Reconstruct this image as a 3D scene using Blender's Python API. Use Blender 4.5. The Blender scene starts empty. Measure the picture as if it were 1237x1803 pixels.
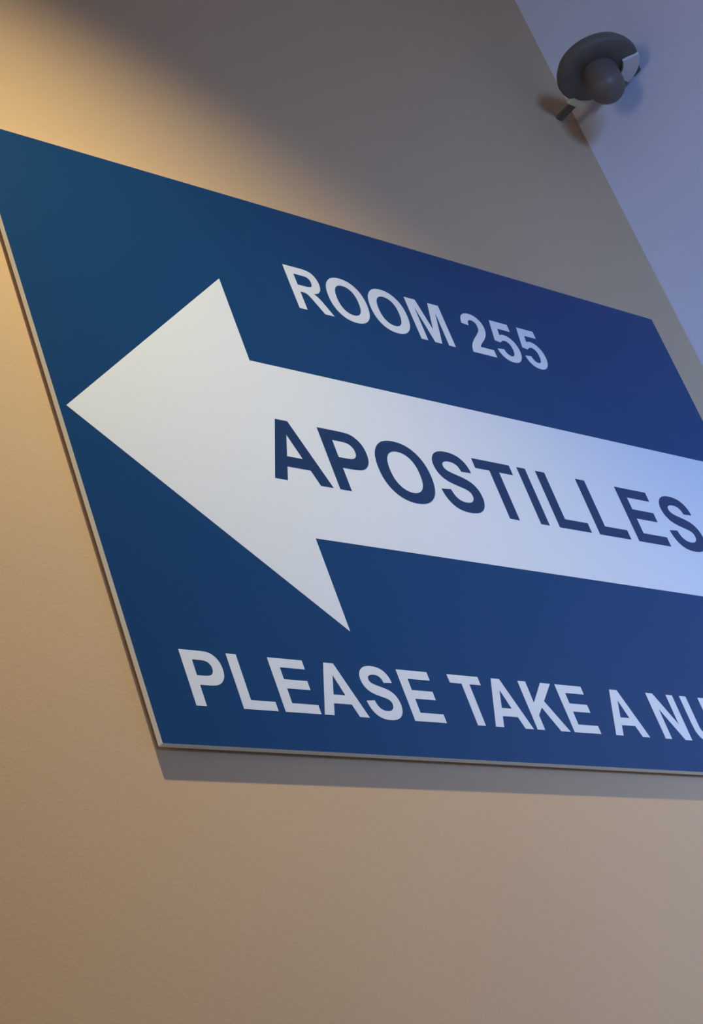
import bpy, bmesh, math
from mathutils import Vector, Matrix

# ------------------------------------------------------------------ scene, camera, light
S = bpy.context.scene
COL = S.collection
U = 0.61            # sign height in metres (24 in); all layout below is in sign heights
Z0 = 2.196          # height of the sign's bottom edge above the floor


def W(u, y, v):
    """sign units (u along the wall, y out of it, v up from the sign's bottom) -> metres"""
    return Vector((u * U, y * U, Z0 + v * U))


yaw, pitch, roll = (math.radians(a) for a in (50.21047556, 29.23956342, -21.06014031))
fwd = Vector((math.sin(yaw) * math.cos(pitch), math.cos(yaw) * math.cos(pitch), math.sin(pitch)))
r0 = Vector((math.cos(yaw), -math.sin(yaw), 0))
u0 = r0.cross(fwd)
rt = r0 * math.cos(roll) + u0 * math.sin(roll)
up = u0 * math.cos(roll) - r0 * math.sin(roll)
cam = bpy.data.cameras.new('camera')
cam.sensor_fit = 'VERTICAL'
cam.sensor_height = 24.0
cam.lens = 3518.7545 / 1803 * 24.0
cam.clip_start = 0.02
camo = bpy.data.objects.new('camera', cam)
M = Matrix((rt, up, -fwd)).transposed().to_4x4()
M.translation = W(-1.41898527, -1.57086964, -0.97755265)
camo.matrix_world = M
COL.objects.link(camo)
S.camera = camo

S.view_settings.view_transform = 'Standard'
S.view_settings.look = 'None'
S.view_settings.gamma = 1.0
S.view_settings.use_curve_mapping = False
S.view_settings.exposure = 0.0

# dim warm ambient fill, standing in for bounce in the hall
wd = bpy.data.worlds.new('warm_ambient_fill')
S.world = wd
wd.use_nodes = True
bg = wd.node_tree.nodes['Background']
bg.inputs['Color'].default_value = (1.0, 0.8, 0.6, 1)
bg.inputs['Strength'].default_value = 0.012

WALL_Y = 0.0165     # wall face, just behind the sign
CORNER_U = 1.6347
LAMP = W(-0.05, -0.88, 2.085)


def area(name, loc, target, sx, sy, power, color):
    l = bpy.data.lights.new(name, 'AREA')
    l.shape = 'RECTANGLE'
    l.size, l.size_y = sx, sy
    l.energy = power
    l.color = color
    o = bpy.data.objects.new(name, l)
    o.location = loc
    o.rotation_euler = (Vector(target) - Vector(loc)).to_track_quat('-Z', 'Y').to_euler()
    COL.objects.link(o)
    return o


# added soft fill light, out of view on the left, facing the side wall
area('left_fill_light', (-3.2, -0.7, 2.35), (1.0, -0.1, 2.6), 0.9, 1.0, 11.5, (1.0, 0.91, 0.74))

# added cool spot, unseen behind the viewer, shaped to tint the wall's corner blue
dp = bpy.data.lights.new('cool_fill_spot', 'SPOT')
dp.energy = 1180
dp.color = (0.21, 0.445, 1.0)
dp.spot_size = math.radians(29)
dp.spot_blend = 1.0
dp.shadow_soft_size = 0.9
dpo = bpy.data.objects.new('cool_fill_spot', dp)
dpo.location = (-0.9, -3.9, 1.8)
dpo.rotation_euler = (Vector((1.38, 0, 2.20)) - dpo.location).to_track_quat('-Z', 'Y').to_euler()
COL.objects.link(dpo)

# recessed ceiling downlight washing the wall
sp = bpy.data.lights.new('downlight_beam', 'SPOT')
sp.energy = 61
sp.color = (1.0, 0.915, 0.52)
sp.spot_size = math.radians(110)
sp.spot_blend = 0.75
sp.shadow_soft_size = 0.02
spo = bpy.data.objects.new('downlight_beam', sp)
spo.location = LAMP
COL.objects.link(spo)

# ------------------------------------------------------------------ helpers


def mat(name, color, rough=0.6, spec=0.5, bump=0.0, bscale=300.0, vary=0.0, vscale=3.0, metallic=0.0):
    m = bpy.data.materials.new(name)
    m.use_nodes = True
    nt = m.node_tree
    b = nt.nodes['Principled BSDF']
    b.inputs['Base Color'].default_value = (*color, 1)
    b.inputs['Roughness'].default_value = rough
    b.inputs['Specular IOR Level'].default_value = spec
    b.inputs['Metallic'].default_value = metallic
    tc = nt.nodes.new('ShaderNodeTexCoord')
    if vary:
        n = nt.nodes.new('ShaderNodeTexNoise')
        n.inputs['Scale'].default_value = vscale
        n.inputs['Detail'].default_value = 4
        nt.links.new(tc.outputs['Object'], n.inputs['Vector'])
        r = nt.nodes.new('ShaderNodeValToRGB')
        r.color_ramp.elements[0].position = 0.3
        r.color_ramp.elements[1].position = 0.7
        r.color_ramp.elements[0].color = (*[c * (1 - vary) for c in color], 1)
        r.color_ramp.elements[1].color = (*[min(1, c * (1 + vary)) for c in color], 1)
        nt.links.new(n.outputs['Fac'], r.inputs['Fac'])
        nt.links.new(r.outputs['Color'], b.inputs['Base Color'])
    if bump:
        n = nt.nodes.new('ShaderNodeTexNoise')
        n.inputs['Scale'].default_value = bscale
        n.inputs['Detail'].default_value = 3
        nt.links.new(tc.outputs['Object'], n.inputs['Vector'])
        bp = nt.nodes.new('ShaderNodeBump')
        bp.inputs['Strength'].default_value = bump
        bp.inputs['Distance'].default_value = 0.002
        nt.links.new(n.outputs['Fac'], bp.inputs['Height'])
        nt.links.new(bp.outputs['Normal'], b.inputs['Normal'])
    return m


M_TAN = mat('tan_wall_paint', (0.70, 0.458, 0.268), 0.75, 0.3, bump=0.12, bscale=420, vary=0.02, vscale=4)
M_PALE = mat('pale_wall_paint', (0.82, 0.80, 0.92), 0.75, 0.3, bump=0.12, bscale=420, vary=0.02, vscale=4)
M_CEIL = mat('ceiling_paint', (0.78, 0.77, 0.75), 0.85, 0.2, bump=0.1, bscale=200)
M_FLOOR = mat('floor_tile', (0.16, 0.15, 0.14), 0.4, 0.5, vary=0.12, vscale=6)
M_BOARD = mat('white_board_core', (0.90, 0.93, 0.84), 0.55, 0.4)
M_BLUE = mat('navy_vinyl', (0.0035, 0.052, 0.166), 0.32, 0.35)
M_INK = mat('dark_navy_vinyl', (0.008, 0.038, 0.120), 0.3, 0.5)
M_WHITE = mat('white_vinyl', (0.84, 0.84, 0.87), 0.35, 0.5)
M_DARK = mat('charcoal_plastic', (0.15, 0.135, 0.115), 0.55, 0.4, vary=0.08, vscale=60)
M_SMOKE = mat('smoked_dome', (0.17, 0.13, 0.11), 0.45, 0.5)
M_BRACK = mat('white_bracket_plastic', (0.82, 0.82, 0.80), 0.5, 0.4)
M_CREAM = mat('cream_clamp_plastic', (0.85, 0.80, 0.55), 0.5, 0.4)
M_TRIM = mat('white_trim', (0.8, 0.8, 0.78), 0.4, 0.5)


def tag(o, label=None, cat=None, group=None, kind=None):
    if label:
        o['label'] = label
    if cat:
        o['category'] = cat
    if group:
        o['group'] = group
    if kind:
        o['kind'] = kind
    return o


def link(name, me, mats, parent=None, smooth=False):
    o = bpy.data.objects.new(name, me)
    COL.objects.link(o)
    for m in (mats if isinstance(mats, (list, tuple)) else [mats]):
        if m.name not in [x.name for x in me.materials if x]:
            me.materials.append(m)
    if parent:
        o.parent = parent
    if smooth:
        for p in me.polygons:
            p.use_smooth = True
    return o


def bm_mesh(name, bm):
    me = bpy.data.meshes.new(name)
    bmesh.ops.recalc_face_normals(bm, faces=bm.faces[:])
    bm.to_mesh(me)
    bm.free()
    return me


def add_box(bm, lo, hi, bevel=0.0):
    r = bmesh.ops.create_cube(bm, size=1)
    vs = r['verts']
    for v in vs:
        for i in range(3):
            v.co[i] = (lo[i] + hi[i]) / 2 + v.co[i] * (hi[i] - lo[i])
    if bevel:
        es = list({e for v in vs for e in v.link_edges})
        bmesh.ops.bevel(bm, geom=es, offset=bevel, segments=2, affect='EDGES')


def add_lathe(bm, prof, seg=64):
    """profile of (radius, z) revolved about z; ends at r=0 are closed"""
    rings = []
    for r, z in prof:
        if r < 1e-6:
            rings.append([bm.verts.new((0, 0, z))])
        else:
            rings.append([bm.verts.new((r * math.cos(2 * math.pi * k / seg), r * math.sin(2 * math.pi * k / seg), z))
                          for k in range(seg)])
    for a, b in zip(rings, rings[1:]):
        for k in range(seg):
            k2 = (k + 1) % seg
            f = [a[k % len(a)], b[k % len(b)], b[k2 % len(b)], a[k2 % len(a)]]
            g = []
            for v in f:
                if v not in g:
                    g.append(v)
            if len(g) > 2:
                bm.faces.new(g)


# ------------------------------------------------------------------ the room
CEIL_Z = LAMP.z + 0.012
wx0, wx1 = -4.2, CORNER_U * U
wy = WALL_Y * U


def slab(name, lo, hi, m):
    bm = bmesh.new()
    add_box(bm, lo, hi)
    return tag(link(name, bm_mesh(name, bm), m), kind='structure')


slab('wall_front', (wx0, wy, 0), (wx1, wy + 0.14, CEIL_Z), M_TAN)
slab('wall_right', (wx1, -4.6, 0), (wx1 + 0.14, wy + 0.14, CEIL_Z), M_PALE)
slab('ceiling', (wx0, -4.6, CEIL_Z), (wx1 + 0.14, wy + 0.14, CEIL_Z + 0.12), M_CEIL)
slab('floor', (wx0, -4.6, -0.1), (wx1 + 0.14, wy + 0.14, 0.0), M_FLOOR)

# ------------------------------------------------------------------ lettering (bold grotesque outlines, 1466 units cap height)
GL = {
    'A': ["M 1471 0 L 1149 0 L 1021 333 L 435 333 L 314 0 L 0 0 L 571 1466 L 884 1466", "M 926 580 L 724 1124 L 526 580"],
    'B': ["M 150 1466 L 736 1466 Q 910 1466 995 1451 Q 1081 1437 1148 1391 Q 1216 1345 1261 1268 Q 1306 1192 1306 1097 Q 1306 994 1250 908 Q 1195 822 1100 779 Q 1234 740 1306 646 Q 1378 552 1378 425 Q 1378 325 1331 230 Q 1285 136 1204 79 Q 1124 23 1006 10 Q 932 2 649 0 L 150 0",
          "M 446 1222 L 446 883 L 640 883 Q 813 883 855 888 Q 931 897 974 940 Q 1018 984 1018 1055 Q 1018 1123 980 1165 Q 943 1208 869 1217 Q 825 1222 616 1222",
          "M 446 639 L 446 247 L 720 247 Q 880 247 923 256 Q 989 268 1030 314 Q 1072 361 1072 439 Q 1072 505 1040 551 Q 1008 597 947 618 Q 887 639 685 639"],
    'E': ["M 149 0 L 149 1466 L 1236 1466 L 1236 1218 L 445 1218 L 445 893 L 1181 893 L 1181 646 L 445 646 L 445 247 L 1264 247 L 1264 0"],
    'I': ["M 140 0 L 140 1466 L 436 1466 L 436 0"],
    'K': ["M 153 0 L 153 1466 L 449 1466 L 449 815 L 1047 1466 L 1445 1466 L 893 895 L 1475 0 L 1092 0 L 689 688 L 449 443 L 449 0"],
    'L': ["M 157 0 L 157 1466 L 453 1466 L 453 247 L 1189 247 L 1189 0"],
    'M': ["M 145 0 L 145 1466 L 588 1466 L 854 466 L 1117 1466 L 1561 1466 L 1561 0 L 1286 0 L 1286 1154 L 995 0 L 710 0 L 420 1154 L 420 0"],
    'N': ["M 152 0 L 152 1466 L 440 1466 L 1040 487 L 1040 1466 L 1315 1466 L 1315 0 L 1018 0 L 427 956 L 427 0"],
    'O': ["M 89 724 Q 89 948 156 1100 Q 206 1212 292 1301 Q 379 1390 482 1433 Q 619 1491 798 1491 Q 1122 1491 1316 1290 Q 1511 1089 1511 731 Q 1511 376 1318 175 Q 1125 -25 802 -25 Q 475 -25 282 174 Q 89 374 89 724",
          "M 394 734 Q 394 485 509 356 Q 624 228 801 228 Q 978 228 1091 355 Q 1205 483 1205 738 Q 1205 990 1094 1114 Q 984 1238 801 1238 Q 618 1238 506 1112 Q 394 987 394 734"],
    'P': ["M 149 0 L 149 1466 L 624 1466 Q 894 1466 976 1444 Q 1102 1411 1187 1300 Q 1272 1190 1272 1015 Q 1272 880 1223 788 Q 1174 696 1098 643 Q 1023 591 945 574 Q 839 553 638 553 L 445 553 L 445 0",
          "M 445 1218 L 445 802 L 607 802 Q 782 802 841 825 Q 900 848 933 897 Q 967 946 967 1011 Q 967 1091 920 1143 Q 873 1195 801 1208 Q 748 1218 588 1218"],
    'R': ["M 150 0 L 150 1466 L 773 1466 Q 1008 1466 1114 1426 Q 1221 1387 1285 1286 Q 1349 1185 1349 1055 Q 1349 890 1252 782 Q 1155 675 962 647 Q 1058 591 1120 524 Q 1183 457 1289 286 L 1468 0 L 1114 0 L 900 319 Q 786 490 744 534 Q 702 579 655 595 Q 608 612 506 612 L 446 612 L 446 0",
          "M 446 846 L 665 846 Q 878 846 931 864 Q 984 882 1014 926 Q 1044 970 1044 1036 Q 1044 1110 1004 1155 Q 965 1201 893 1213 Q 857 1218 677 1218 L 446 1218"],
    'S': ["M 74 477 L 362 505 Q 388 360 467 292 Q 547 224 682 224 Q 825 224 897 284 Q 970 345 970 426 Q 970 478 939 514 Q 909 551 833 578 Q 781 596 596 642 Q 358 701 262 787 Q 127 908 127 1082 Q 127 1194 190 1291 Q 254 1389 373 1440 Q 493 1491 662 1491 Q 938 1491 1077 1370 Q 1217 1249 1224 1047 L 928 1034 Q 909 1147 846 1196 Q 784 1246 659 1246 Q 530 1246 457 1193 Q 410 1159 410 1102 Q 410 1050 454 1013 Q 510 966 726 915 Q 942 864 1045 809 Q 1149 755 1207 660 Q 1266 566 1266 427 Q 1266 301 1196 191 Q 1126 81 998 27 Q 870 -26 679 -26 Q 401 -26 252 102 Q 103 231 74 477"],
    'T': ["M 478 0 L 478 1218 L 43 1218 L 43 1466 L 1208 1466 L 1208 1218 L 774 1218 L 774 0"],
    'U': ["M 147 1466 L 443 1466 L 443 672 Q 443 483 454 427 Q 473 337 544 282 Q 616 228 740 228 Q 866 228 930 279 Q 994 331 1007 406 Q 1020 481 1020 655 L 1020 1466 L 1316 1466 L 1316 696 Q 1316 432 1292 323 Q 1268 214 1203 139 Q 1139 64 1031 19 Q 923 -25 749 -25 Q 539 -25 430 23 Q 322 72 259 149 Q 196 227 176 312 Q 147 438 147 684"],
    '2': ["M 1059 261 L 1059 0 L 74 0 Q 90 148 170 280 Q 250 413 486 632 Q 676 809 719 872 Q 777 959 777 1044 Q 777 1138 726 1188 Q 676 1239 587 1239 Q 499 1239 447 1186 Q 395 1133 387 1010 L 107 1038 Q 132 1270 264 1371 Q 396 1472 594 1472 Q 811 1472 935 1355 Q 1059 1238 1059 1064 Q 1059 965 1023 875 Q 988 786 911 688 Q 860 623 727 501 Q 594 379 558 339 Q 523 299 501 261"],
    '5': ["M 91 377 L 371 406 Q 383 311 442 255 Q 501 200 578 200 Q 666 200 727 271 Q 788 343 788 487 Q 788 622 727 689 Q 667 757 570 757 Q 449 757 353 650 L 125 683 L 269 1446 L 1012 1446 L 1012 1183 L 482 1183 L 438 934 Q 532 981 630 981 Q 817 981 947 845 Q 1077 709 1077 492 Q 1077 311 972 169 Q 829 -25 575 -25 Q 372 -25 244 84 Q 116 193 91 377"],
}


def flatten(path):
    t = path.split()
    pts, i = [], 0
    while i < len(t):
        c = t[i]
        if c in 'ML':
            pts.append((float(t[i + 1]), float(t[i + 2])))
            i += 3
        else:
            x0, y0 = pts[-1]
            x1, y1, x2, y2 = (float(a) for a in t[i + 1:i + 5])
            for k in range(1, 7):
                s = k / 6
                pts.append(((1 - s) ** 2 * x0 + 2 * s * (1 - s) * x1 + s * s * x2,
                            (1 - s) ** 2 * y0 + 2 * s * (1 - s) * y1 + s * s * y2))
            i += 5
    if math.hypot(pts[0][0] - pts[-1][0], pts[0][1] - pts[-1][1]) < 1:
        pts.pop()
    return pts


def filled(name, loops, thick):
    """closed loops in sign units -> thin extruded mesh standing in the wall's plane"""
    cu = bpy.data.curves.new(name, 'CURVE')
    cu.dimensions = '2D'
    cu.fill_mode = 'BOTH'
    cu.extrude = thick / 2
    for lp in loops:
        s = cu.splines.new('POLY')
        s.points.add(len(lp) - 1)
        for p, (x, z) in zip(s.points, lp):
            p.co = (x * U, z * U, 0, 1)
        s.use_cyclic_u = True
    tmp = bpy.data.objects.new(name, cu)
    COL.objects.link(tmp)
    me = bpy.data.meshes.new_from_object(tmp.evaluated_get(bpy.context.evaluated_depsgraph_get()))
    bpy.data.objects.remove(tmp)
    bpy.data.curves.remove(cu)
    me.transform(Matrix.Rotation(math.pi / 2, 4, 'X'))   # curve's +z becomes -y, out of the wall
    me.name = name
    return me


def line(name, base, top, items, m, parent, y, label):
    loops = []
    sy = (top - base) / 1466
    for ch, a, b, ga, gb in items:          # glyph x ga lands on u=a, glyph x gb on u=b
        sx = (b - a) / (gb - ga)
        for path in GL[ch]:
            loops.append([(a + (x - ga) * sx, base + z * sy) for x, z in flatten(path)])
    o = link(name, filled(name, loops, 0.00025), m, parent)
    o.location = (0, y, 0)
    return tag(o, label)


# ------------------------------------------------------------------ the sign
SIGN_W, T = 1.5054, 0.0085
sign = bpy.data.objects.new('direction_sign', None)
sign.empty_display_size = 0.1
sign.location = W(0, 0, 0)
COL.objects.link(sign)
tag(sign, 'large navy blue wall sign with a white left-pointing arrow reading APOSTILLES', 'sign')

# board: white core, navy front face, slightly rounded corners
bm = bmesh.new()
R = 0.0016
outl = []
for cx, cz, a0 in ((R, R, 180), (SIGN_W - R, R, 270), (SIGN_W - R, 1 - R, 0), (R, 1 - R, 90)):
    for k in range(6):
        a = math.radians(a0 + 90 * k / 5)
        outl.append((cx + R * math.cos(a), cz + R * math.sin(a)))
fr = [bm.verts.new((x * U, 0, z * U)) for x, z in outl]
bk = [bm.verts.new((x * U, T * U, z * U)) for x, z in outl]
ff = bm.faces.new(fr)
bm.faces.new(bk[::-1])
n = len(outl)
for k in range(n):
    bm.faces.new((fr[k], fr[(k + 1) % n], bk[(k + 1) % n], bk[k]))
for f in bm.faces:
    f.material_index = 0
ff.material_index = 1
panel = link('panel', bm_mesh('panel', bm), [M_BOARD, M_BLUE], sign)

# two hidden cleats hold the board off the wall
for u in (0.25, 1.25):
    bm = bmesh.new()
    add_box(bm, ((u - 0.03) * U, T * U, 0.2 * U), ((u + 0.03) * U, wy, 0.8 * U))
    link('mounting_cleat', bm_mesh('mounting_cleat', bm), M_BOARD, sign)

YF = -0.00014
arrow_pts = [(0.0120, 0.4971), (0.3753, 0.8064), (0.3753, 0.6506), (1.492, 0.6506), (1.492, 0.3385),
             (0.3753, 0.3385), (0.3753, 0.1879)]
ar = link('arrow', filled('arrow', [arrow_pts], 0.00025), M_WHITE, sign)
ar.location = (0, YF, 0)
tag(ar, 'white arrow pointing left across the blue sign')

line('lettering', 0.7868, 0.8752, [
    ('R', 0.5262, 0.5985, 150, 1468), ('O', 0.6040, 0.6868, 89, 1511), ('O', 0.6945, 0.7760, 89, 1511),
    ('M', 0.7882, 0.8672, 145, 1561), ('2', 0.9095, 0.9665, 74, 1059), ('5', 0.9900, 1.0343, 269, 1012),
    ('5', 1.0583, 1.1003, 269, 1012)], M_WHITE, sign, YF, 'small white lettering ROOM 255')

line('lettering', 0.4352, 0.5455, [
    ('A', 0.3400, 0.4487, 0, 1471), ('P', 0.4617, 0.5460, 149, 1272), ('O', 0.5601, 0.6702, 89, 1511),
    ('S', 0.6828, 0.7705, 74, 1266), ('T', 0.7834, 0.8692, 43, 1208), ('I', 0.8868, 0.9066, 140, 436),
    ('L', 0.9308, 1.0077, 157, 1189), ('L', 1.0282, 1.1066, 157, 1189), ('E', 1.1270, 1.2104, 149, 1264),
    ('S', 1.2290, 1.3180, 74, 1266)], M_INK, sign, YF - 0.00022, 'navy lettering APOSTILLES on the arrow')

K = 5.25e-5
line('lettering', 0.0546, 0.1340, [
    ('P', 0.0686, 0.1290, 149, 1272), ('L', 0.1424, 0.1978, 157, 1189), ('E', 0.2095, 0.2690, 149, 1264),
    ('A', 0.2746, 0.3526, 0, 1471), ('S', 0.3586, 0.4194, 74, 1266), ('E', 0.4349, 0.4940, 149, 1264),
    ('T', 0.5316, 0.5924, 43, 1208), ('A', 0.5896, 0.6669, 0, 1471), ('K', 0.6747, 0.7447, 153, 1475),
    ('E', 0.7532, 0.8115, 149, 1264), ('A', 0.8448, 0.9228, 0, 1471), ('N', 0.9595, 1.0232, 152, 1315),
    ('U', 1.0412, 1.1026, 147, 1316), ('M', 1.1113 + 145 * K, 1.1113 + 1561 * K, 145, 1561),
    ('B', 1.2009 + 150 * K, 1.2009 + 1378 * K, 150, 1378), ('E', 1.2785 + 149 * K, 1.2785 + 1264 * K, 149, 1264),
    ('R', 1.3503 + 150 * K, 1.3503 + 1468 * K, 150, 1468)], M_WHITE, sign, YF,
     'white lettering PLEASE TAKE A NUMBER')

# ------------------------------------------------------------------ corner security camera
CC = W(1.54, -0.127, 1.58)
secam = bpy.data.objects.new('security_camera', None)
secam.empty_display_size = 0.05
secam.location = CC
COL.objects.link(secam)
tag(secam, 'small dark dome security camera on a white bracket high in the wall corner', 'camera')
r = 0.0525
bm = bmesh.new()
add_lathe(bm, [(0, 0.020), (r * 0.35, 0.019), (r * 0.65, 0.0145), (r * 0.88, 0.006), (r * 0.97, -0.002), (r, -0.008),
               (r * 0.99, -0.012), (r * 0.93, -0.0135), (r * 0.55, -0.012), (0, -0.012)])
link('housing', bm_mesh('housing', bm), M_DARK, secam, True)
bm = bmesh.new()
rd = 0.0225
prof = [(rd * 0.92, -0.011), (rd, -0.016), (rd, -0.040)]
for k in range(1, 11):
    a = math.pi / 2 * k / 10
    prof.append((rd * math.cos(a) if k < 10 else 0, -0.040 - rd * 0.95 * math.sin(a)))
add_lathe(bm, prof)
link('dome', bm_mesh('dome', bm), M_SMOKE, secam, True)
# white bracket: a plate under the housing reaching the side wall, an arm reaching the front wall
bx, by = wx1 - CC.x, wy - CC.y


def sector(a0, a1, ra, rb, z0, z1):
    bm = bmesh.new()
    n = 10
    g = []
    for k in range(n + 1):
        a = math.radians(a0 + (a1 - a0) * k / n)
        g.append([bm.verts.new((q * math.cos(a), q * math.sin(a), z)) for q, z in ((ra, z0), (rb, z0), (rb, z1), (ra, z1))])
    for p, q in zip(g, g[1:]):
        for k in range(4):
            bm.faces.new((p[k], q[k], q[(k + 1) % 4], p[(k + 1) % 4]))
    bm.faces.new(g[0])
    bm.faces.new(g[-1][::-1])
    return bm


link('bracket_plate', bm_mesh('bracket_plate', sector(-58, -4, r * 0.60, r * 1.0, -0.0165, -0.0128)), M_BRACK, secam)
bm = bmesh.new()
add_box(bm, (r * 0.80, -0.024, -0.0125), (bx, -0.012, -0.004), 0.001)
link('bracket_arm', bm_mesh('bracket_arm', bm), M_DARK, secam)
bm = bmesh.new()
add_box(bm, (0.012, 0.036, -0.010), (0.022, by, -0.004), 0.001)
link('bracket_arm', bm_mesh('bracket_arm', bm), M_DARK, secam)
bm = bmesh.new()
add_box(bm, (0.000, r * 0.88, -0.0145), (0.026, r * 1.12, -0.007), 0.0015)
tag(link('bracket_clamp', bm_mesh('bracket_clamp', bm), M_CREAM, secam), 'small cream clamp on the rim of the dark camera')

# ------------------------------------------------------------------ ceiling downlight (above the frame)
dl = bpy.data.objects.new('ceiling_downlight', None)
dl.empty_display_size = 0.05
dl.location = (LAMP.x, LAMP.y, CEIL_Z)
COL.objects.link(dl)
tag(dl, 'white round recessed downlight in the ceiling above the sign', 'ceiling light')
bm = bmesh.new()
add_lathe(bm, [(0.075, -0.0005), (0.078, -0.003), (0.076, -0.006), (0.064, -0.005), (0.060, 0.0), (0.075, -0.0005)])
link('trim_ring', bm_mesh('trim_ring', bm), M_TRIM, dl, True)
